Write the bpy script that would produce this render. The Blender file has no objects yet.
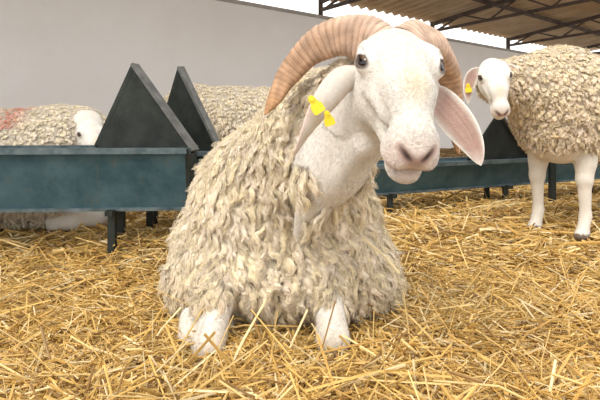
import bpy, math, numpy as np
from mathutils import Matrix, Vector
rng=np.random.default_rng(7)
scene=bpy.context.scene
CAM_H=0.62
def nrm(v):
    v=np.asarray(v,float); return v/(np.linalg.norm(v,axis=-1,keepdims=True)+1e-12)

# ---------------- materials ----------------
def mat_base(name):
    m=bpy.data.materials.new(name); m.use_nodes=True
    return m,m.node_tree,m.node_tree.nodes['Principled BSDF']
def set_(b,**k):
    for a,v in k.items():
        a=a.replace('_',' ')
        if a in b.inputs: b.inputs[a].default_value=v
def mat_attr(name,rough=.7,nscale=60,namt=.25,bump=.3,bscale=200,dist=.002,sss=0,sheen=0,spec=.3):
    m,t,b=mat_base(name); n=t.nodes; l=t.links
    a=n.new('ShaderNodeAttribute'); a.attribute_name='Col'
    tc=n.new('ShaderNodeTexCoord')
    no=n.new('ShaderNodeTexNoise'); no.inputs['Scale'].default_value=nscale; no.inputs['Detail'].default_value=5
    l.new(tc.outputs['Object'],no.inputs['Vector'])
    mr=n.new('ShaderNodeMapRange'); mr.inputs[3].default_value=1-namt; mr.inputs[4].default_value=1+namt
    mr.inputs[1].default_value=.25; mr.inputs[2].default_value=.75
    l.new(no.outputs['Fac'],mr.inputs[0])
    vm=n.new('ShaderNodeVectorMath'); vm.operation='SCALE'
    l.new(a.outputs['Color'],vm.inputs[0]); l.new(mr.outputs[0],vm.inputs['Scale'])
    l.new(vm.outputs[0],b.inputs['Base Color'])
    n2=n.new('ShaderNodeTexNoise'); n2.inputs['Scale'].default_value=bscale; n2.inputs['Detail'].default_value=4
    l.new(tc.outputs['Object'],n2.inputs['Vector'])
    bp=n.new('ShaderNodeBump'); bp.inputs['Strength'].default_value=bump; bp.inputs['Distance'].default_value=dist
    l.new(n2.outputs['Fac'],bp.inputs['Height']); l.new(bp.outputs[0],b.inputs['Normal'])
    set_(b,Roughness=rough,Specular_IOR_Level=spec,Sheen_Weight=sheen,Subsurface_Weight=sss)
    b.inputs['Subsurface Radius'].default_value=(1,.4,.25); b.inputs['Subsurface Scale'].default_value=.006
    return m
def mat_noise(name,c1,c2,scale=5,rough=.7,metal=0,bump=.2,bscale=60,dist=.005,spec=.4,grime=None):
    m,t,b=mat_base(name); n=t.nodes; l=t.links
    tc=n.new('ShaderNodeTexCoord')
    no=n.new('ShaderNodeTexNoise'); no.inputs['Scale'].default_value=scale; no.inputs['Detail'].default_value=8; no.inputs['Roughness'].default_value=.65
    l.new(tc.outputs['Object'],no.inputs['Vector'])
    cr=n.new('ShaderNodeValToRGB'); cr.color_ramp.elements[0].color=(*c1,1); cr.color_ramp.elements[1].color=(*c2,1)
    cr.color_ramp.elements[0].position=.35; cr.color_ramp.elements[1].position=.65
    l.new(no.outputs['Fac'],cr.inputs[0]); out=cr.outputs[0]
    if grime:
        g1=n.new('ShaderNodeTexNoise'); g1.inputs['Scale'].default_value=16; g1.inputs['Detail'].default_value=10; g1.inputs['Roughness'].default_value=.75
        mp=n.new('ShaderNodeMapping'); mp.inputs['Scale'].default_value=(1,1,.35)
        l.new(tc.outputs['Object'],mp.inputs[0]); l.new(mp.outputs[0],g1.inputs['Vector'])
        r=n.new('ShaderNodeValToRGB'); r.color_ramp.elements[0].position=.58; r.color_ramp.elements[1].position=.68
        l.new(g1.outputs['Fac'],r.inputs[0])
        mx=n.new('ShaderNodeMix'); mx.data_type='RGBA'; mx.inputs[7].default_value=(*grime,1)
        l.new(r.outputs[0],mx.inputs[0]); l.new(out,mx.inputs[6]); out=mx.outputs[2]
    l.new(out,b.inputs['Base Color'])
    n2=n.new('ShaderNodeTexNoise'); n2.inputs['Scale'].default_value=bscale
    l.new(tc.outputs['Object'],n2.inputs['Vector'])
    bp=n.new('ShaderNodeBump'); bp.inputs['Strength'].default_value=bump; bp.inputs['Distance'].default_value=dist
    l.new(n2.outputs['Fac'],bp.inputs['Height']); l.new(bp.outputs[0],b.inputs['Normal'])
    set_(b,Roughness=rough,Metallic=metal,Specular_IOR_Level=spec)
    return m
WHITE=(.76,.72,.655)
M_SKIN=mat_attr('short_white_hair',rough=.75,nscale=90,namt=.07,bump=.6,bscale=260,dist=.003,sss=.1,sheen=.2,spec=.2)
M_WOOL=mat_attr('wool',rough=.9,nscale=120,namt=.16,bump=.7,bscale=330,dist=.003,sheen=.3,spec=.1)
M_HORN=mat_attr('horn',rough=.55,nscale=70,namt=.18,bump=.5,bscale=140,dist=.002)
M_STRAW=mat_attr('straw',rough=.45,nscale=40,namt=.18,bump=.1,spec=.4)
M_EYE=mat_attr('eye',rough=.06,nscale=10,namt=.02,bump=0,spec=.6)
M_TAG=mat_noise('yellow_tag',(.85,.62,.02),(.9,.7,.03),rough=.4,bump=.02)
M_WALL=mat_noise('white_paint',(.86,.835,.81),(.91,.895,.875),scale=.9,rough=.85,bump=.25,bscale=14,dist=.01)
M_BLUE=mat_noise('blue_painted_steel',(.028,.075,.095),(.075,.14,.165),scale=7,rough=.5,metal=.2,bump=.2,bscale=40,grime=(.10,.115,.10))
M_BLUE2=mat_noise('worn_blue_rim',(.04,.07,.08),(.15,.19,.20),scale=12,rough=.5,metal=.3,bump=.2,grime=(.13,.09,.06))
M_DARK=mat_noise('dark_sheet_steel',(.010,.014,.012),(.03,.036,.03),scale=9,rough=.6,metal=.2,bump=.2)
M_GREY=mat_noise('grey_flange',(.09,.09,.085),(.17,.17,.16),scale=20,rough=.55,metal=.3)
M_ROOF=mat_noise('corrugated_roof',(.46,.34,.22),(.66,.54,.38),scale=1.5,rough=.8,bump=.1)
M_STEEL=mat_noise('truss_steel',(.05,.035,.028),(.12,.09,.07),scale=6,rough=.7)
M_FLOOR=mat_noise('straw_floor',(.09,.05,.016),(.30,.18,.065),scale=22,rough=.9,bump=1,bscale=90,dist=.02)

# ---------------- mesh helpers ----------------
def mk(name,V,F,mat,col=None,smooth=True,parent=None):
    V=np.asarray(V,np.float32); F=np.asarray(F,np.int32); k=F.shape[1]
    me=bpy.data.meshes.new(name)
    me.vertices.add(len(V)); me.vertices.foreach_set('co',V.ravel())
    me.loops.add(F.size); me.loops.foreach_set('vertex_index',F.ravel())
    me.polygons.add(len(F)); me.polygons.foreach_set('loop_start',np.arange(0,F.size,k,dtype=np.int32))
    me.polygons.foreach_set('use_smooth',np.full(len(F),smooth))
    me.update(calc_edges=True)
    if col is not None:
        c=np.ones((len(V),4),np.float32); c[:,:3]=col
        a=me.color_attributes.new('Col','FLOAT_COLOR','POINT'); a.data.foreach_set('color',c.ravel())
    me.materials.append(mat)
    o=bpy.data.objects.new(name,me); scene.collection.objects.link(o)
    if parent: par(o,parent)
    return o
def par(o,p):
    o.parent=p; o.matrix_parent_inverse=Matrix.Translation(-p.location)
def empty(name,loc):
    e=bpy.data.objects.new(name,None); e.location=loc; e.empty_display_size=.1
    scene.collection.objects.link(e); return e
def hairs(name,Q,rad,col,mat,parent):
    """Q: (n,R,3) points, rad: (R,), col: (n,R,3)"""
    n,R=Q.shape[:2]
    cu=bpy.data.hair_curves.new(name); cu.add_curves([R]*n)
    cu.attributes['position'].data.foreach_set('vector',Q.astype(np.float32).ravel())
    ra=cu.attributes.get('radius') or cu.attributes.new('radius','FLOAT','POINT')
    ra.data.foreach_set('value',np.tile(rad,n).astype(np.float32))
    cc=np.ones((n,R,4),np.float32); cc[...,:3]=col
    ca=cu.attributes.new('Col','FLOAT_COLOR','POINT'); ca.data.foreach_set('color',cc.ravel())
    cu.materials.append(mat)
    o=bpy.data.objects.new(name,cu); scene.collection.objects.link(o); par(o,parent); return o
def beam(a,b,w,h=None,up=(0,0,1)):
    h=h or w; a=np.array(a,float); b=np.array(b,float); d=nrm(b-a); up=np.array(up,float)
    if abs(d@up)>.95: up=np.array((0,1.,0))
    s=nrm(np.cross(d,up)); u=np.cross(s,d)
    V=[]
    for p in (a,b):
        for x,y in ((-1,-1),(1,-1),(1,1),(-1,1)): V.append(p+s*x*w/2+u*y*h/2)
    F=[(0,1,2,3),(7,6,5,4),(0,4,5,1),(1,5,6,2),(2,6,7,3),(3,7,4,0)]
    return np.array(V),np.array(F)
def merge(parts):
    Vs=[];Fs=[];o=0
    for V,F in parts:
        Vs.append(V);Fs.append(np.asarray(F)+o);o+=len(V)
    return np.vstack(Vs),np.vstack(Fs)
def spline(P,n):
    P=np.asarray(P,float); P=np.vstack([2*P[0]-P[1],P,2*P[-1]-P[-2]]); m=len(P)-3
    out=[]
    for t in np.linspace(0,m-1e-6,n):
        i=int(t);f=t-i;a,b,c,d=P[i:i+4]
        out.append(.5*((2*b)+(-a+c)*f+(2*a-5*b+4*c-d)*f*f+(-a+3*b-3*c+d)*f**3))
    return np.array(out)

# ---------------- SDF modelling ----------------
def sd_rc(P,a,b,ra,rb):
    a=np.array(a,np.float32);b=np.array(b,np.float32);ab=b-a
    t=np.clip(((P-a)@ab)/(ab@ab),0,1)
    return np.linalg.norm(P-a-t[...,None]*ab,axis=-1)-(ra+(rb-ra)*t)
def sd_el(P,c,r):
    q=P-np.array(c,np.float32); r=np.array(r,np.float32)
    k0=np.linalg.norm(q/r,axis=-1); k1=np.linalg.norm(q/(r*r),axis=-1)+1e-9
    return k0*(k0-1)/k1
def sd(P,pr):
    return sd_rc(P,pr[1],pr[2],pr[3],pr[4]) if pr[0]=='rc' else sd_el(P,pr[1],pr[2])
def bbox(pr):
    if pr[0]=='rc':
        a=np.array(pr[1]);b=np.array(pr[2]);r=max(pr[3],pr[4]); return np.minimum(a,b)-r,np.maximum(a,b)+r
    c=np.array(pr[1]);r=np.array(pr[2]); return c-r,c+r
def sculpt(prims,h,lo=None,hi=None):
    """prims: list of (prim,k,mode)"""
    bb=[bbox(p) for p,k,m in prims if m>0]
    if lo is None: lo=np.min([b[0] for b in bb],0)-4*h; hi=np.max([b[1] for b in bb],0)+4*h
    lo=np.array(lo,float);hi=np.array(hi,float)
    dims=np.ceil((hi-lo)/h).astype(int)+1
    ax=[(lo[i]+h*np.arange(dims[i])).astype(np.float32) for i in range(3)]
    A=np.full(dims,.2,np.float32)
    for p,k,m in prims:
        b0,b1=bbox(p); mar=k+3*h+.01
        i0=np.clip(np.floor((b0-mar-lo)/h).astype(int),0,dims); i1=np.clip(np.ceil((b1+mar-lo)/h).astype(int)+1,0,dims)
        if np.any(i1<=i0): continue
        sl=tuple(slice(i0[i],i1[i]) for i in range(3))
        G=np.stack(np.meshgrid(*[ax[i][sl[i]] for i in range(3)],indexing='ij'),-1)
        d=sd(G,p); a=A[sl]
        if m>0:
            hh=np.maximum(k-np.abs(a-d),0)/k; A[sl]=np.minimum(a,d)-hh*hh*k*.25
        else:
            d=-d; hh=np.maximum(k-np.abs(a-d),0)/k; A[sl]=np.maximum(a,d)+hh*hh*k*.25
    # surface nets
    S=A<0
    cnt=np.zeros(dims-1,np.int8)
    for i in (0,1):
        for j in (0,1):
            for k in (0,1): cnt+=S[i:dims[0]-1+i,j:dims[1]-1+j,k:dims[2]-1+k]
    act=np.argwhere((cnt>0)&(cnt<8))
    idm=np.full(dims-1,-1,np.int32); idm[tuple(act.T)]=np.arange(len(act))
    acc=np.zeros((len(act),3));n=np.zeros(len(act))
    for axis in range(3):
        o1,o2=[x for x in range(3) if x!=axis]
        for u in (0,1):
            for v in (0,1):
                off=np.zeros(3,int);off[o1]=u;off[o2]=v
                off2=off.copy();off2[axis]=1
                v0=A[tuple((act+off).T)];v1=A[tuple((act+off2).T)]
                c=(v0<0)!=(v1<0); t=np.where(c,v0/np.where(c,v0-v1,1),0)
                p=np.tile(off.astype(float),(len(act),1)); p[:,axis]=t
                acc+=p*c[:,None]; n+=c
    V=lo+h*(act+acc/n[:,None])
    F=[]
    for axis in range(3):
        o1,o2=(axis+1)%3,(axis+2)%3
        sl0=[slice(None)]*3;sl1=[slice(None)]*3;sl0[axis]=slice(0,-1);sl1[axis]=slice(1,None)
        a=S[tuple(sl0)];b=S[tuple(sl1)]
        e=np.argwhere(a!=b); e=e[(e[:,o1]>0)&(e[:,o2]>0)&(e[:,o1]<dims[o1]-1)&(e[:,o2]<dims[o2]-1)]
        ins=a[tuple(e.T)]
        def cell(d1,d2):
            q=e.copy();q[:,o1]-=d1;q[:,o2]-=d2;return idm[tuple(q.T)]
        q=np.stack([cell(1,1),cell(0,1),cell(0,0),cell(1,0)],1)
        q[~ins]=q[~ins][:,::-1]; F.append(q)
    F=np.vstack(F); F=F[(F>=0).all(1)]
    return V,F
def vnormals(V,F):
    fn=np.cross(V[F[:,2]]-V[F[:,0]],V[F[:,3]]-V[F[:,1]])
    N=np.zeros_like(V)
    for i in range(4): np.add.at(N,F[:,i],fn)
    return nrm(N)
def fuzz(name,V,F,col,mask,count,flow,L,parent,lift=.25):
    """short coat hairs lying along the flow direction"""
    N=vnormals(V,F); fk=np.where(mask[F[:,0]])[0]
    f=F[rng.choice(fk,count)]; a=rng.random((count,1));b=rng.random((count,1))
    P=(V[f[:,0]]*(1-a)+V[f[:,1]]*a)*(1-b)+(V[f[:,3]]*(1-a)+V[f[:,2]]*a)*b
    n=N[f[:,0]]; fl=np.array(flow,float)+.35*rng.normal(size=(count,3)); fl=nrm(fl-n*(n*fl).sum(1,keepdims=True))
    ln=(L*rng.uniform(.6,1.3,count))[:,None]; d=nrm(fl+n*lift)
    Q=np.stack([P-n*.0006,P+d*ln*.5,P+d*ln-n*ln*.12],1)
    c=np.repeat((col[f[:,0]]*rng.uniform(.90,1.1,(count,1)))[:,None],3,1)
    return hairs(name,Q,np.array([.00042,.00034,.00012]),c,M_WOOL,parent)

# ---------------- wool locks ----------------
def locks(name,V,F,keep,count,L,W,base,parent,lmask=None,out=.5,down=.85,tint=None,flat=.5,droop=.25,fibres=0,curl=.15,swirl=1):
    N=vnormals(V,F); fk=np.where(keep[F[:,0]])[0]
    f=F[rng.choice(fk,count)]
    a=rng.random((count,1));b=rng.random((count,1))
    P=(V[f[:,0]]*(1-a)+V[f[:,1]]*a)*(1-b)+(V[f[:,3]]*(1-a)+V[f[:,2]]*a)*b
    n=N[f[:,0]]
    dn=np.array((0,0,-1.)); rt=rng.normal(size=(count,3))
    dt=dn-n*(n@dn)[:,None]+.18*rt; dt=nrm(dt-n*(dt*n).sum(1,keepdims=True))
    sw=(np.sin(P[:,[0]]*23+P[:,[2]]*17)*.4+np.sin(P[:,[1]]*19-P[:,[2]]*31+2)*.35+np.sin(P[:,[0]]*61-P[:,[2]]*53)*.25)*swirl
    tg=np.cross(n,dt)
    d=nrm(n*out+(dt+tg*sw)*down+.22*rng.normal(size=(count,3)))
    sd_=nrm(np.cross(n,d)); th=np.cross(d,sd_)
    Ln=L*rng.uniform(.6,1.4,count); Wd=W*rng.uniform(.5,1.35,count)
    if lmask is not None: s_=lmask(P); Ln=Ln*s_
    R=10;C=6
    s=np.linspace(0,1,R); prof=np.interp(s,[0,.15,.4,.7,.86,.95,1],[.75,1,1,.92,.72,.45,.06])
    ph=rng.uniform(0,6.28,count); fr=rng.uniform(7,14,count); am=rng.uniform(.05,curl,count)
    cen=P[:,None]-n[:,None]*.008+d[:,None]*(Ln[:,None]*s)[...,None]
    cen=cen+sd_[:,None]*(np.sin(fr[:,None]*s+ph[:,None])*am[:,None]*Ln[:,None]*s)[...,None]
    cen=cen+th[:,None]*(np.cos(fr[:,None]*s+ph[:,None])*am[:,None]*.6*Ln[:,None]*s)[...,None]
    cen=cen+dn*(droop*Ln[:,None]*s*s)[...,None]-n[:,None]*(.25*Ln[:,None]*s*s)[...,None]
    ang=np.arange(C)/C*2*math.pi
    wob=rng.uniform(.7,1.3,(count,1,C))
    crimp=1+.12*np.sin(s[None,:]*22+ph[:,None])
    w=(Wd[:,None,None]*(prof[None,:]*crimp)[:,:,None]*wob)
    X=cen[:,:,None]+sd_[:,None,None]*(w*np.cos(ang))[...,None]+th[:,None,None]*(w*flat*np.sin(ang))[...,None]
    X=X.reshape(-1,3)
    fb=[]
    for i in range(R-1):
        for j in range(C):
            fb.append((i*C+j,i*C+(j+1)%C,(i+1)*C+(j+1)%C,(i+1)*C+j))
    fb=np.array(fb); FF=(fb[None]+(np.arange(count)*R*C)[:,None,None]).reshape(-1,4)
    base=np.array(base)
    v=rng.uniform(.82,1.14,(count,1))*np.ones((1,3)); v[:,2]*=rng.uniform(.88,1.06,count); 
    cl=base*v
    if tint is not None: cl=tint(P,cl)
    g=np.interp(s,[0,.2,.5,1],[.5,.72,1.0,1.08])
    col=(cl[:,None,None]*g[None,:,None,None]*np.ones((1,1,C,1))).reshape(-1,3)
    if fibres:
        K=fibres; wx=rng.normal(0,.62,(count,K)); wy=rng.normal(0,.6,(count,K))
        fz=rng.normal(0,.0016,(count,K,R,3)); fz[:,:,0]=0
        pr=np.maximum(prof,.22)
        Q=cen[:,None]+sd_[:,None,None]*(Wd[:,None,None]*pr*wx[...,None])[...,None]+th[:,None,None]*(Wd[:,None,None]*pr*(.55*wy[...,None]+.18))[...,None]+fz
        ex=rng.uniform(.0,.2,(count,K)); Q=Q+d[:,None,None]*((Ln[:,None]*ex)[...,None]*s*s)[...,None]
        cc=(cl*1.06)[:,None,None]*g[None,None,:,None]*rng.uniform(.85,1.15,(count,K,1,1))
        hairs(name+'_fibres',Q.reshape(count*K,R,3),np.linspace(.00075,.0003,R),cc.reshape(count*K,R,3),M_WOOL,parent)
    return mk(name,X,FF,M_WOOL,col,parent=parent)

# ---------------- head ----------------
EYE=np.array((.095,.0545,.001)); EDIR=nrm((.42,.80,.42))
def head_prims():
    L=[]
    def add(p,k=.025,m=1): L.append((p,k,m))
    def both(f,k=.025,m=1):
        for s in (1,-1): L.append((f(s),k,m))
    add(('el',(.045,0,-.020),(.072,.060,.060)))
    add(('el',(.10,0,-.022),(.06,.055,.046)),.03)
    both(lambda s:('el',(.074,s*.049,.013),(.030,.020,.015)),.02)
    add(('rc',(.10,0,-.006),(.175,0,-.008),.038,.033),.03)
    add(('rc',(.175,0,-.008),(.24,0,-.038),.033,.028),.03)
    add(('el',(.248,0,-.056),(.038,.038,.033)),.02)
    both(lambda s:('el',(.246,s*.020,-.074),(.034,.021,.020)),.012)
    add(('rc',(.06,0,-.085),(.215,0,-.092),.045,.027),.03)
    both(lambda s:('el',(.085,s*.031,-.068),(.06,.029,.045)),.03)
    add(('el',(.234,0,-.112),(.034,.027,.021)),.010)
    both(lambda s:('rc',(.125,s*.045,-.030),(.19,s*.030,-.044),.012,.009),.02)
    for s in (1,-1):
        c=EYE*np.array((1,s,1)); es=EDIR*np.array((1,s,1))
        L.append((('el',tuple(c),(.0225,.0205,.0190)),.012,1))
        L.append((('el',tuple(c+es*.0190),(.0155,.0115,.0082)),.003,-1))
        L.append((('rc',tuple(c+np.array((-.018,s*.008,.017))),tuple(c+np.array((.014,s*.010,.018))),.002,.002),.007,-1))
    both(lambda s:('rc',(.289,s*.010,-.058),(.276,s*.027,-.041),.0034,.0052),.006,-1)
    both(lambda s:('rc',(.200,s*.048,-.084),(.262,s*.033,-.093),.005,.005),.006,-1)
    both(lambda s:('rc',(.262,s*.033,-.093),(.284,0,-.093),.005,.005),.006,-1)
    add(('rc',(.293,0,-.058),(.287,0,-.086),.003,.003),.004,-1)
    return L
def head_frame(O,fwd,left,s,ly=1.08):
    f=nrm(fwd); l=np.array(left,float); l=nrm(l-f*(l@f)); u=np.cross(f,l)
    return f,l,u,np.stack([f,l*ly,u],1),np.stack([f,l/ly,u],1),np.array(O,float)
def build_head(parent,O,fwd,left,s,h=.0028,extra=(),white=WHITE,nose=(.42,.28,.235),ly=1.08,coat=0):
    f,l,u,R,Ri,O=head_frame(O,fwd,left,s,ly)
    L=head_prims()
    inv=lambda p:(np.array(p)-O)@Ri/s
    for p in extra:
        L.insert(0,(('rc',tuple(inv(p[1])),tuple(inv(p[2])),p[3]/s,p[4]/s),.03,1))
    V,F=sculpt(L,h,(-.06,-.115,-.165),(.315,.115,.085))
    W=np.array(white); col=np.tile(W,(len(V),1))
    def blend(d,c,r0,r1,amt=1):
        t=np.clip((r1-d)/(r1-r0),0,1)[:,None]*amt
        return col*(1-t)+np.array(c)*t
    X,Y,Z=V.T; Ya=np.abs(Y); Q=np.stack([X,Ya,Z],1)
    col=blend(np.linalg.norm((V-(.275,0,-.075))/(1,1.1,1),axis=1),(.70,.55,.485),.03,.065,.6)
    col=blend(np.linalg.norm((V-(.18,0,.02))/(1.6,.7,1),axis=1),(.72,.57,.39),.01,.04,.7)
    col=blend(np.linalg.norm((V-(.06,0,.04))/(1.6,1,1),axis=1),(.75,.65,.53),.01,.05,.5)
    nd=sd_rc(Q,(.289,.008,-.060),(.276,.029,-.041),0,0)
    col=blend(nd,nose,.006,.013,.9)
    npad=np.linalg.norm((V-(.290,0,-.066))/(1,1,1.2),axis=1); col=blend(npad,nose,.008,.020,.7)
    md=np.minimum(sd_rc(Q,(.200,.048,-.084),(.262,.033,-.093),.0,.0),sd_rc(Q,(.262,.033,-.093),(.284,0,-.093),0,0))
    col=blend(md,(.50,.31,.26),.008,.016,.75)
    col=blend(md,(.10,.05,.04),.0055,.0085,.95)
    nh=sd_rc(Q,(.289,.010,-.058),(.276,.027,-.041),0,0)
    col=blend(nh,(.03,.015,.012),.0045,.0070)
    ed=np.linalg.norm((Q-(EYE+EDIR*.018))/(1,1,.66),axis=1); col=blend(ed,(.07,.045,.035),.0155,.0205,.95)
    col=blend(np.linalg.norm(Q-(.125,.050,-.018),axis=1),(.56,.46,.38),.004,.018,.5)
    VW=O+s*V@R.T
    mk('head',VW,F,M_SKIN,col,parent=parent)
    if coat:
        m=(np.linalg.norm(Q-EYE,axis=1)>.026)&(nd>.012)&(npad>.018)&(md>.009)&(X<.28)
        fuzz('head_coat',VW,F,col*1.02,m,coat,-f*1.0+np.array((0,0,-.25)),.0075,parent,lift=.15)
    R0=np.stack([f,l,u],1)
    for sg in (1,-1):
        c0=EYE*np.array((1,sg,1)); ax=nrm(EDIR*np.array((1.1,sg,1)))
        nu,nv=40,24; vv=[]
        for i in range(nv+1):
            th=math.pi*i/nv
            for j in range(nu):
                p=2*math.pi*j/nu; vv.append((math.sin(th)*math.cos(p),math.sin(th)*math.sin(p),math.cos(th)))
        vv=np.array(vv); F2=[(i*nu+j,(i+1)*nu+j,(i+1)*nu+(j+1)%nu,i*nu+(j+1)%nu) for i in range(nv) for j in range(nu)]
        up=np.array((0,0,1.)); t1=nrm(np.cross(up,ax)); t2=np.cross(ax,t1)
        loc=vv@np.stack([t1,t2,ax],0)
        rr=np.hypot(vv[:,0],vv[:,1]); ir=(rr<.8)&(vv[:,2]>0)
        cc=np.tile(np.array((.04,.025,.018)),(len(vv),1)); cc[ir]=(.09,.04,.013)
        pu=((vv[:,0]/.55)**2+(vv[:,1]/.32)**2<1)&(vv[:,2]>0); cc[pu]=(.004,.004,.005)
        mk('eye_left' if sg>0 else 'eye_right',O+s*c0@R.T+s*(loc*.0170)@R0.T,np.array(F2),M_EYE,cc,parent=parent)
    return O,R,s

def ear(name,parent,pts,W,N,cup=.35,inner=(.56,.38,.33),outer=(.76,.71,.645),th=.004,twist=0,lead=0):
    n=26;m=15
    C=spline(pts,n); T=nrm(np.gradient(C,axis=0)); N=nrm(np.array(N,float))
    t=np.linspace(0,1,n); w=W*np.clip(np.sin(math.pi*np.clip(.10+.9*t,0,1))**.65,.0,1)*(1-.25*t)
    w[-1]=.001
    V=[];col=[]
    for side in (1,-1):
        for i in range(n):
            a=twist*t[i]
            Np=nrm(N-T[i]*(N@T[i])); S=np.cross(T[i],Np)
            Nq=Np*math.cos(a)+S*math.sin(a); Sq=np.cross(T[i],Nq)
            for j in range(m):
                v=-1+2*j/(m-1)
                p=C[i]+Sq*v*w[i]+Nq*(cup*w[i]*(v*v)*(1.3-t[i]))+Nq*side*th*(1-v**4)*(1-t[i]**6)+Nq*.1*w[i]*math.sin(5*t[i]+v)
                V.append(p)
                if side>0:
                    k=min(1,max(0,(abs(v)-.6)/.3)); k=max(k,1-min(1,t[i]/.25),max(0,(t[i]-.8)/.2))
                    c=np.array(inner)*(1-k)+np.array(outer)*k
                    col.append(c*(1-.15*(1-k)*math.sin(9*v+2*t[i])**2))
                else:
                    k=.6*max(0,(abs(v)-.5)/.5); col.append(np.array(outer)*(1-k)+np.array((.66,.43,.36))*k)
    F=[]
    for sidx in (0,1):
        o=sidx*n*m
        for i in range(n-1):
            for j in range(m-1):
                q=(o+i*m+j,o+i*m+j+1,o+(i+1)*m+j+1,o+(i+1)*m+j)
                F.append(q if sidx==0 else q[::-1])
    o=n*m
    for i in range(n-1):
        F.append((i*m,(i+1)*m,o+(i+1)*m,o+i*m)); F.append((i*m+m-1,o+i*m+m-1,o+(i+1)*m+m-1,(i+1)*m+m-1))
    return mk(name,V,np.array(F),M_SKIN,np.array(col),parent=parent)
def horn(name,parent,pts,R0,base=(.54,.39,.30),tip=(.38,.20,.085),rid=30):
    n=300;m=28
    C=spline(pts,n); T=nrm(np.gradient(C,axis=0))
    S=nrm(np.cross(T[0],(0,1,0.3))); V=[];col=[]
    for i in range(n):
        S=nrm(S-T[i]*(S@T[i])); U=np.cross(T[i],S); t=i/(n-1)
        r=R0*((1-t)**.7*.93+.07*(1-t))+.0012
        ph=rid*t**.9; sn=abs(math.sin(math.pi*ph))**.6
        big=.5+.5*math.sin(2*math.pi*ph/3.3+1)
        for j in range(m):
            a=2*math.pi*j/m; rg=1+(.07+.06*big)*(sn-.6)*(1-t*.7)+.018*math.sin(ph*17+a*3)
            rr=r*rg*(1+.13*math.cos(3*a)+.03*math.cos(2*a+ph))
            V.append(C[i]+S*math.cos(a)*rr*1.08+U*math.sin(a)*rr*.92)
            c=np.array(base)*(1-t)+np.array(tip)*t
            col.append(c*(.72+.28*sn+.14*big)*(1+.10*math.sin(5*a+ph)))
    F=[(i*m+j,i*m+(j+1)%m,(i+1)*m+(j+1)%m,(i+1)*m+j) for i in range(n-1) for j in range(m)]
    return mk(name,V,np.array(F),M_HORN,np.array(col),parent=parent)
def tag(name,parent,c,X,Y,w,h,t=.003):
    X=nrm(X);Y=np.array(Y,float);Y=nrm(Y-X*(Y@X));Z=np.cross(X,Y);c=np.array(c,float)
    o=[(-.25,.5),(-.12,.62),(.12,.62),(.25,.5),(.32,.15),(.5,-.02),(.5,-.42),(.4,-.5),(-.4,-.5),(-.5,-.42),(-.5,-.02),(-.32,.15)]
    k=len(o); V=[c+X*a*w+Y*b*h+Z*z*t for z in (-.5,.5) for a,b in o]
    me=bpy.data.meshes.new(name)
    F=[tuple(range(k))[::-1],tuple(range(k,2*k))]+[(i,(i+1)%k,k+(i+1)%k,k+i) for i in range(k)]
    b=len(V); ns=12; cs=c+Y*h*.42
    for z in (-1.6,1.6):
        for j in range(ns):
            a=2*math.pi*j/ns; V.append(cs+(X*math.cos(a)+Y*math.sin(a))*w*.2+Z*z*t)
    F+=[tuple(range(b,b+ns))[::-1],tuple(range(b+ns,b+2*ns))]+[(b+i,b+(i+1)%ns,b+ns+(i+1)%ns,b+ns+i) for i in range(ns)]
    me.from_pydata([tuple(v) for v in V],[],F); me.materials.append(M_TAG)
    ob=bpy.data.objects.new(name,me); scene.collection.objects.link(ob); par(ob,parent)
    return ob

# ---------------- ground ----------------
def sstep(a,b,x):
    t=np.clip((x-a)/(b-a),0,1); return t*t*(3-2*t)
def ground(x,y):
    x=np.asarray(x,float);y=np.asarray(y,float)
    z=.08*sstep(1.7,2.6,y)+.012*np.sin(3.1*x+1.3*y)+.012*np.sin(5.3*y-2.1*x+1)+.007*np.sin(11*x+7*y)+.006*np.sin(17*y-9*x)
    z=z+.035*np.exp(-(((x-.45)/.25)**2+((y-1.6)/.25)**2))+.03*np.exp(-(((x+.65)/.3)**2+((y-1.75)/.3)**2))
    return z-.012

# ================= RAM =================
ram=empty('ram',(-.05,1.7,0))
rc=lambda a,b,ra,rb:('rc',a,b,ra,rb); el=lambda c,r:('el',c,r)
poll=np.array((.19,1.085,.783)); hf=nrm((.03,-.82,-.57)); hl=(.994,0,-.105); hs=1.10
throat=[rc((.155,1.14,.640),(.070,1.235,.51),.080,.080),rc((.070,1.235,.51),(.0,1.365,.325),.080,.016)]
folds=[rc((.13,1.10,.56),(.02,1.25,.39),.020,.014)]
legs=[rc((-.225,1.42,.11),(-.235,1.335,.045),.038,.041),rc((-.235,1.335,.033),(-.20,1.62,.03),.036,.03),
      rc((-.300,1.44,.07),(-.295,1.39,.04),.032,.031),
      rc((.08,1.44,.11),(.087,1.355,.05),.038,.041),rc((.087,1.355,.042),(.06,1.62,.035),.036,.03)]
upleg=[rc((-.20,1.58,.22),(-.23,1.43,.13),.07,.044),rc((.04,1.58,.22),(.08,1.45,.13),.07,.044)]
body=[(el((-.05,1.73,.17),(.345,.30,.17)),.08,1),(el((-.05,1.68,.30),(.285,.26,.26)),.08,1),
 (rc((-.08,1.78,.33),(-.17,2.08,.31),.255,.24),.08,1),(el((-.15,2.0,.17),(.32,.33,.16)),.08,1),
 (rc((-.04,1.60,.44),(.06,1.37,.60),.2,.13),.08,1),(rc((.06,1.37,.60),(.14,1.20,.68),.125,.085),.06,1),
 (el((-.27,1.62,.13),(.14,.13,.10)),.05,1),(el((.17,1.62,.13),(.13,.13,.10)),.05,1),
 (el((-.06,1.52,.19),(.19,.10,.09)),.05,1)]
for t in throat: body.append((t,.035,1))
for t in folds: body.append((t,.03,1))
f_,l_,u_,R_,Ri_,O_=head_frame(poll,hf,hl,hs)
hw=lambda p:tuple(O_+hs*np.array(p)@R_.T)
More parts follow.
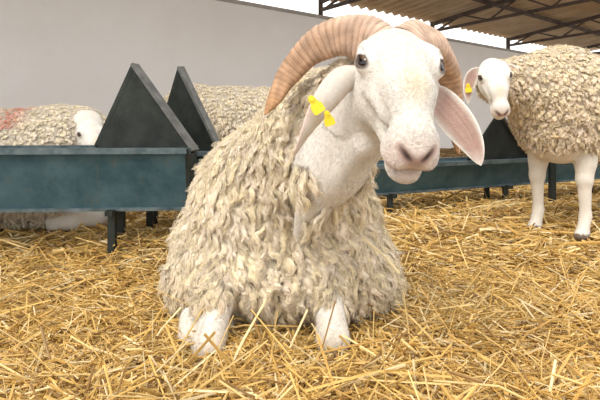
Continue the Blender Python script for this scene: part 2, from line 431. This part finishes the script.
hb=[rc(hw((.045,0,-.020)),hw((.09,0,-.022)),.055*hs,.048*hs),rc(hw((.06,0,-.085)),hw((.19,0,-.092)),.043*hs,.026*hs)]
for t in hb: body.append((t,.04,1))
for t in upleg+legs: body.append((t,.02,1))
V,F=sculpt(body,.006)
VF=V.astype(np.float32)
bt=np.stack([sd(VF,p) for p in throat+folds+hb]).min(0); bl_=np.stack([sd(VF,p) for p in legs]).min(0)
hd=sd_rc(VF,tuple(poll-.03*hf),tuple(poll+.3*hf),.07,.05)
keep=(bt>.011+.006*np.sin(V[:,2]*60))&(bl_>.010)&(hd>.0)&(V[:,2]>.03)&(V[:,1]>1.16)
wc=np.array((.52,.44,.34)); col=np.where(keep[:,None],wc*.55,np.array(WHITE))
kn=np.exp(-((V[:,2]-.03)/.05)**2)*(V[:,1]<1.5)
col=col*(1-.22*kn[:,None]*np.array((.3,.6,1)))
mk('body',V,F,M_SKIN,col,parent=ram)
fuzz('throat_coat',V,F,col,(~keep)&(V[:,1]<1.5)&(V[:,1]>1.0),26000,(0,.15,-1),.009,ram,lift=.15)
def lm(P):
    d=np.clip((P[:,2]-.0)/.25,.9,1); nk=1-.25*sstep(.5,.7,P[:,2]); return d*nk
def tint(P,c):
    dirt=sstep(.28,.05,P[:,2])[:,None]; 
    return c*(1-dirt*np.array((.14,.18,.25)))
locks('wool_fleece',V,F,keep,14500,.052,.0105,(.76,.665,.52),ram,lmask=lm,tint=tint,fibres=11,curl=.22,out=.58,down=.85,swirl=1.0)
build_head(ram,poll,hf,hl,hs,extra=[throat[0],rc((.06,1.37,.60),(.14,1.20,.68),.1,.083)],coat=45000)
horn('horn_right',ram,[(.175,1.085,.762),(.15,1.10,.792),(.085,1.14,.805),(.02,1.18,.775),(-.03,1.20,.718),(-.058,1.17,.665),(-.074,1.10,.632)],.049)
horn('horn_left',ram,[(.225,1.085,.765),(.25,1.11,.785),(.305,1.16,.775),(.35,1.21,.725),(.365,1.22,.655),(.35,1.17,.59),(.33,1.08,.548)],.043)
ear('ear_right',ram,[(.128,1.075,.720),(.095,1.045,.703),(.058,1.02,.662),(.022,1.015,.61),(-.014,1.03,.545)],.034,(-.80,.45,-.35),cup=.35)
ear('ear_left',ram,[(.262,1.06,.678),(.285,1.04,.652),(.313,1.02,.612),(.335,1.01,.572),(.350,1.005,.532)],.037,(-.45,-1,.05),cup=.4)
tag('ear_tag_1',ram,(.030,.988,.648),(.8,.1,.55),(-.4,0,.8),.024,.034)
tag('ear_tag_2',ram,(.054,.980,.622),(.9,.1,.3),(.35,0,.9),.020,.026)

# ================= generic sheep =================
def build_sheep(name,loc,ang,sc,lying,hO,hf,hl,hs,neck_end,count,wool=(.62,.52,.38),h=.013,mark=None,ears=True,grid=.005,eartag=False):
    e=empty(name,loc); ca,sa=math.cos(ang),math.sin(ang)
    Rz=np.array(((ca,-sa,0),(sa,ca,0),(0,0,1.))); loc=np.array(loc,float)
    tw=lambda P:loc+sc*(np.asarray(P)@Rz.T)
    inv=lambda p:(np.array(p)-loc)@Rz/sc
    ne=tuple(inv(neck_end)); dz=-.33 if lying else 0
    B=[(rc((.28,0,.60+dz),(-.34,0,.60+dz),.205,.22),.08,1),(el((.32,0,.55+dz),(.2,.19,.23)),.08,1),
       (el((-.05,0,.53+dz),(.36,.25,.2)),.08,1),(el((-.38,0,.58+dz),(.19,.2,.22)),.08,1),
       (rc((.36,0,.66+dz),ne,.16,.082),.10,1),(rc((-.54,0,.64+dz),(-.6,0,.42+dz),.035,.028),.04,1)]
    bl=[]
    if lying:
        B.append((el((0,0,.15),(.5,.3,.15)),.08,1))
        for y in (.13,-.13):
            bl+=[rc((.38,y,.16),(.52,y,.05),.06,.04),rc((.52,y,.045),(.36,y*1.2,.03),.036,.03),rc((-.3,y*2,.06),(-.05,y*2.2,.04),.05,.03)]
    else:
        for y in (.105,-.105):
            bl+=[rc((.30,y,.47),(.315,y,.33),.072,.043),rc((.315,y,.33),(.325,y,.26),.040,.036),rc((.325,y,.26),(.315,y,.10),.030,.022),
                 rc((.315,y,.10),(.335,y,.05),.025,.026),el((.35,y,.024),(.045,.03,.026)),
                 rc((-.36,y*1.15,.5),(-.31,y*1.15,.38),.12,.075),rc((-.31,y*1.15,.38),(-.45,y*1.15,.27),.06,.036),rc((-.45,y*1.15,.27),(-.43,y*1.15,.09),.033,.026),
                 rc((-.43,y*1.15,.09),(-.41,y*1.15,.05),.028,.028),el((-.395,y*1.15,.024),(.045,.03,.026))]
    for b in bl: B.append((b,.015,1))
    V,F=sculpt(B,h)
    VW=tw(V)
    zc=.02 if lying else .37
    hO_=np.array(hO,float); f_=nrm(hf)
    hd=sd_rc(VW.astype(np.float32),tuple(hO_-.02*f_),tuple(hO_+.25*f_),.07*hs,.05*hs)
    keep=(V[:,2]>zc+.02*np.sin(20*V[:,0]))&(hd>.01)
    if lying: keep&=(np.stack([sd(V.astype(np.float32),p) for p in bl]).min(0)>.01)
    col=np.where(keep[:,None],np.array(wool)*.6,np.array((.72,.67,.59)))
    if not lying:
        hoof=V[:,2]<.035; col[hoof]=(.16,.12,.09)
    mk('body',VW,F,M_SKIN,col,parent=e)
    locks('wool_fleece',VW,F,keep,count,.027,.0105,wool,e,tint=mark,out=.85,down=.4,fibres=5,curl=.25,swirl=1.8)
    O,R,s=build_head(e,hO,hf,hl,hs,h=grid,extra=[rc(tuple(tw((.36,0,.66+dz))),tuple(neck_end),.12*sc,.08*sc)])
    if ears:
        for sg,nm in ((1,'ear_left'),(-1,'ear_right')):
            P=np.array([(.03,sg*.05,-.015),(.035,sg*.08,-.03),(.055,sg*.098,-.065),(.09,sg*.108,-.105),(.13,sg*.112,-.145)])
            ear(nm,e,O+s*P@R.T,.034*s,R@np.array((.8,sg*.2,.6)),cup=.3)
        if eartag:
            c=O+s*R@np.array((.085,-.108,-.08)); tag('ear_tag',e,c,R@np.array((0,1,0)),(0,0,1),.028,.036)
    return e
def mark_right(P,c):
    t=np.exp(-(((P[:,0]-1.62)/.10)**2+((P[:,1]-2.66)/.16)**2))*(P[:,2]>.75)
    return c*(1-.7*t[:,None]*np.array((.2,.75,.8)))
g=lambda x,y:float(ground(x,y))
build_sheep('sheep',(1.53,2.71,g(1.3,2.5)+.0),math.atan2(-.6,-.8),1.08,False,
    (.845,2.30,.875),(-.02,-.62,-.80),(.97,-.22,0),.90,(.90,2.36,.80),11000,mark=mark_right,eartag=True,wool=(.69,.575,.42),h=.011,grid=.004)
build_sheep('sheep',(-.36,3.35,g(-.4,3.3)),0.0,.93,False,
    (.32,3.30,.68),(.75,-.1,-.6),(.1,1,0),.85,(.22,3.32,.66),6000,wool=(.72,.62,.48))
def mark_left(P,c):
    t=np.exp(-(((P[:,0]+1.46)/.07)**2))*(P[:,2]>.58)
    return c*(1-.65*t[:,None]*np.array((.15,.75,.8)))
build_sheep('sheep',(-1.66,2.74,.07),0.0,1.26,True,
    (-1.06,2.60,.60),(.45,-.60,-.62),(.8,.6,0),.85,(-1.10,2.66,.57),10500,mark=mark_left,wool=(.72,.63,.50))

# ================= troughs =================
def trough(name,a,b,zt,zb,wt,wb,legs_t,foot=True):
    a=np.array(a,float);b=np.array(b,float); d=nrm(b-a); n=np.array((-d[1],d[0])); ctr=(a+b)/2
    e=empty(name,(ctr[0],ctr[1],zb))
    t=.01
    prof=[(0,zt),((wt-wb)/2,zb),((wt+wb)/2,zb),(wt,zt),(wt-t,zt),((wt+wb)/2-t,zb+t),((wt-wb)/2+t,zb+t),(t,zt)]
    def P(q,o,z): w=a+d*q+n*o; return (w[0],w[1],z)
    Ln=np.linalg.norm(b-a); V=[P(q,o,z) for q in (0,Ln) for o,z in prof]
    k=8; F=[(i,(i+1)%k,k+(i+1)%k,k+i) for i in range(k)]
    F+=[(0,7,6,1),(1,6,5,2),(2,5,4,3)]; F+=[tuple(k+i for i in f[::-1]) for f in F[-3:]]
    mk('channel',V,np.array(F),M_BLUE,smooth=False,parent=e)
    ends=[]
    for q in (0,Ln):
        V2=[P(q+x,o,z) for x in (-.008,.008) for o,z in ((-.01,zt+.005),((wt-wb)/2-.01,zb-.01),((wt+wb)/2+.01,zb-.01),(wt+.01,zt+.005))]
        ends.append((np.array(V2),np.array([(0,1,2,3),(7,6,5,4),(0,4,5,1),(1,5,6,2),(2,6,7,3),(3,7,4,0)])))
    mk('end_plates',*merge(ends),M_DARK,smooth=False,parent=e)
    rim=[beam(P(0,-.004,zt),P(Ln,-.004,zt),.03,.024),beam(P(0,wt+.004,zt),P(Ln,wt+.004,zt),.03,.024),
         beam(P(-.0,-.004,zt),P(0,wt,zt),.026,.024),beam(P(Ln,-.004,zt),P(Ln,wt,zt),.026,.024),
         beam(P(0,(wt-wb)/2-.002,zb),P(Ln,(wt-wb)/2-.002,zb),.016,.014)]
    mk('rim',*merge(rim),M_BLUE2,smooth=False,parent=e)
    L=[]
    for q in legs_t:
        for o in ((wt-wb)/2,(wt+wb)/2):
            p=P(q,o,0); L.append(beam((p[0],p[1],g(p[0],p[1])-.02),P(q,o,zb),.03))
        L.append(beam(P(q,0,zb-.01),P(q,wt,zb-.01),.03,.02))
    mk('legs',*merge(L),M_DARK,smooth=False,parent=e)
    return e,P,Ln
def tri(name,parent,A,B,C,bar=.022,flange_edges=(1,),n=None):
    A,B,C=[np.array(p,float) for p in (A,B,C)]; N=nrm(np.cross(B-A,C-A)); t=.005
    V=[p+N*s for s in (-t,t) for p in (A,B,C)]
    me=bpy.data.meshes.new(name); me.from_pydata([tuple(v) for v in V],[],[(0,2,1),(3,4,5),(0,1,4,3),(1,2,5,4),(2,0,3,5)]); me.materials.append(M_DARK)
    o=bpy.data.objects.new(name,me); scene.collection.objects.link(o); par(o,parent)
    E=[(A,B),(A,C),(B,C)]
    parts=[beam(p,q,.012,bar,up=np.cross(N,q-p)) if i not in flange_edges else beam(p,q,.05,.012,up=np.cross(N,q-p)) for i,(p,q) in enumerate(E)]
    for i,pt in enumerate(parts): mk(name+'_edge_%d'%(i+1),*pt,M_GREY if i in flange_edges else M_DARK,smooth=False,parent=parent)
e1,P1,L1=trough('feed_trough',(-2.6,1.98),(-.46,2.12),.495,.25,.24,.13,[.4,1.83,])
tri('gable_plate',e1,(-.713,2.24,.86),(-.90,2.30,.50),(-.43,2.14,.495))
e2,P2,L2=trough('feed_trough',(-.78,2.46),(-.36,2.50),.46,.25,.22,.12,[.06,.36])
tri('gable_plate',e2,(-.575,2.50,.875),(-.72,2.6,.47),(-.375,2.48,.47))
e3,P3,L3=trough('feed_trough',(.22,2.78),(3.0,4.10),.36,.20,.26,.16,[.35,1.25,2.3])
tri('gable_plate',e3,(1.27,3.32,.66),(1.05,3.25,.37),(1.52,3.46,.37))
m_=beam((1.62,3.34,g(1.6,3.3)),(1.62,3.34,.46),.035); mk('post',*m_,M_DARK,smooth=False,parent=e3)

# ================= building =================
L0=np.array((-1.12,6.85)); D=nrm((.757,.655)); NI=np.array((D[1],-D[0]))
def W2(t,s,z): p=L0+D*t+NI*s; return (p[0],p[1],z)
def slab(name,t0,t1,s0,s1,z0,z1,mat):
    V=[W2(t,s,z) for z in (z0,z1) for t,s in ((t0,s0),(t1,s0),(t1,s1),(t0,s1))]
    return mk(name,V,np.array([(0,1,2,3),(7,6,5,4),(0,4,5,1),(1,5,6,2),(2,6,7,3),(3,7,4,0)]),mat,smooth=False)
slab('wall_back',-9,11.5,-.2,0,-.1,2.2,M_WALL)
slab('wall_right',11.5,11.7,-.2,7,-.1,2.45,M_WALL)
slab('trim_1',-9,11.5,-.22,.02,2.2,2.25,mat_noise('cap',(.35,.33,.3),(.45,.43,.4)))
RS=3.3; RB=2.64; RK=.13
nt=1100; tt=np.linspace(-9,12.6,nt); V=[];F=[]
for t in tt:
    for s in (-.3,1.5,RS):
        V.append(W2(t,s,RB+RK*s+.03*math.sin(2*math.pi*t/.23)))
for i in range(nt-1):
    for j in (0,1): F.append((i*3+j,(i+1)*3+j,(i+1)*3+j+1,i*3+j+1))
roof=mk('ceiling',V,np.array(F),M_ROOF)
md=roof.modifiers.new('thick','SOLIDIFY'); md.thickness=.01
parts=[]
for s in (1.1,2.2,3.2):
    parts.append(beam(W2(-9,s,RB-.07+RK*s),W2(12.6,s,RB-.07+RK*s),.05,.07))
for t in (-6,-2,2,5,8,11.3):
    zt=lambda s:RB-.13+RK*s
    parts.append(beam(W2(t,-.1,zt(-.1)),W2(t,RS,zt(RS)),.06,.07)); parts.append(beam(W2(t,-.1,2.36),W2(t,RS,2.50),.045,.05))
    parts.append(beam(W2(t,-.1,2.2),W2(t,-.1,RB-.1),.07,.07))
    for i in range(3):
        s=i*1.1
        parts.append(beam(W2(t,s,2.36+.042*s),W2(t,s+.55,zt(s+.55)),.03)); parts.append(beam(W2(t,s+.55,zt(s+.55)),W2(t,s+1.1,2.36+.042*(s+1.1)),.03))
mk('roof_truss',*merge(parts),M_STEEL,smooth=False)

# ================= floor and straw =================
def gridm(x0,x1,nx,y0,y1,ny):
    xs=np.linspace(x0,x1,nx);ys=np.linspace(y0,y1,ny);X,Y=np.meshgrid(xs,ys,indexing='ij')
    V=np.stack([X,Y,ground(X,Y)],-1).reshape(-1,3)
    I=np.arange(nx*ny).reshape(nx,ny)
    return V,np.stack([I[:-1,:-1],I[1:,:-1],I[1:,1:],I[:-1,1:]],-1).reshape(-1,4)
mk('floor',*gridm(-9,16,400,-3,17,400),M_FLOOR)
def stalks(c,d,ln,wd,bend,r,clamp=True):
    n=len(c)
    s=nrm(np.cross(d,np.array((0,0,1.)))); u=np.cross(s,d); ro=r.uniform(0,3.14,n)[:,None]
    s,u=s*np.cos(ro)+u*np.sin(ro),-s*np.sin(ro)+u*np.cos(ro)
    K=4; X=np.zeros((n,3,K,3))
    for i,q in enumerate((-.5,0,.5)):
        cc=c+d*(ln*q)[:,None]+s*bend*(1-4*q*q)
        for j,(a,b) in enumerate(((-1,0),(0,.6),(1,0),(0,-.6))):
            X[:,i,j]=cc+s*(wd*a/2)[:,None]+u*(wd*b/2)[:,None]
    if clamp:
        gz=ground(X[...,0],X[...,1])-.004; X[...,2]=np.maximum(X[...,2],gz)
    fb=[(i*K+j,i*K+(j+1)%K,(i+1)*K+(j+1)%K,(i+1)*K+j) for i in (0,1) for j in range(K)]+[(0,3,2,1),(8,9,10,11)]
    FF=(np.array(fb)[None]+(np.arange(n)*3*K)[:,None,None]).reshape(-1,4)
    pal=np.array([(.70,.46,.14),(.80,.57,.23),(.57,.34,.09),(.85,.68,.38),(.32,.18,.06),(.64,.41,.125)])
    cl=pal[r.choice(6,n,p=(.27,.22,.18,.12,.09,.12))]*r.uniform(.68,1.1,(n,1))
    return X.reshape(-1,3),FF,np.repeat(cl,12,axis=0)
def straw(n,ylo,yhi,L,w,seed,zspread=.03,tilt=.22,xs=1.0,xr=None):
    r=np.random.default_rng(seed)
    y=1/(1/yhi+r.random(n)*(1/ylo-1/yhi)); x=(r.random(n)*2-1)*(.66*y+.35)*xs
    if xr: x=r.uniform(xr[0],xr[1],n)
    q=np.stack([x,y],1)-L0; ok=(q@NI>.35)&(q@D<11.2)
    for lx in (-.25,.087): ok&=~((np.abs(x-lx)<.06)&(y>1.24)&(y<1.45))
    x=x[ok];y=y[ok];n=len(x)
    z=ground(x,y)+r.random(n)**1.5*zspread*(.6+.4*np.sin(7*x+3*y)*np.sin(5*y-4*x))
    ln=L*r.uniform(.35,1.5,n); wd=w*r.uniform(.5,1.25,n)
    az=r.uniform(0,2*math.pi,n); ti=r.normal(0,tilt,n)
    d=np.stack([np.cos(az)*np.cos(ti),np.sin(az)*np.cos(ti),np.sin(ti)],1)
    bend=r.normal(0,.08,n)[:,None]*ln[:,None]
    return stalks(np.stack([x,y,z],1),d,ln,wd,bend,r)
S=[straw(30000,.85,2.4,.12,.0050,1,.035),straw(26000,1.0,5,.14,.0058,2),straw(12000,2.2,14,.2,.011,3,.04),straw(3200,.9,3.5,.24,.0055,4,.07,.32),straw(16000,.85,1.9,.05,.0045,5,.045,.4),
   straw(900,1.27,1.42,.09,.005,6,.05,.3,xr=(-.42,.40))]
A=np.array([(-.185,1.20,.0),(.26,1.36,.22),(.10,1.22,.01),(-.05,1.25,.0),(-.40,1.35,.02)]);B=np.array([(-.088,1.345,.155),(.17,1.42,.30),(.03,1.33,.10),(.02,1.37,.12),(-.33,1.44,.10)])
r9=np.random.default_rng(9); X_,F_,C_=stalks((A+B)/2,nrm(B-A),np.linalg.norm(B-A,axis=1),np.full(5,.0055),np.full((5,1),.004),r9,False)
S.append((X_,F_,np.tile((.80,.65,.36),(len(X_),1))))
V=np.vstack([s[0] for s in S]);C=np.vstack([s[2] for s in S]);o=0;Fs=[]
for s in S: Fs.append(s[1]+o);o+=len(s[0])
mk('straw_bedding',V,np.vstack(Fs),M_STRAW,C,smooth=False)

# ================= light, camera =================
w=bpy.data.worlds.new('overcast_sky'); scene.world=w; w.use_nodes=True
bg=w.node_tree.nodes['Background']; bg.inputs[0].default_value=(1,.985,.965,1); bg.inputs[1].default_value=1.7
sl_=bpy.data.lights.new('sun','SUN'); sl_.energy=2.3; sl_.angle=math.radians(24); sl_.color=(1,.95,.88)
so=bpy.data.objects.new('sun',sl_); scene.collection.objects.link(so)
so.rotation_euler=Vector((1.7,2.0,-2.9)).to_track_quat('-Z','Y').to_euler()
cd=bpy.data.cameras.new('camera'); cd.sensor_width=36; cd.lens=520/600*36; cd.shift_y=-80/600; cd.clip_start=.02
co=bpy.data.objects.new('camera',cd); scene.collection.objects.link(co)
co.location=(0,0,CAM_H); co.rotation_euler=(math.radians(90),0,0); scene.camera=co
scene.view_settings.view_transform='Standard'
print('done',len(V))
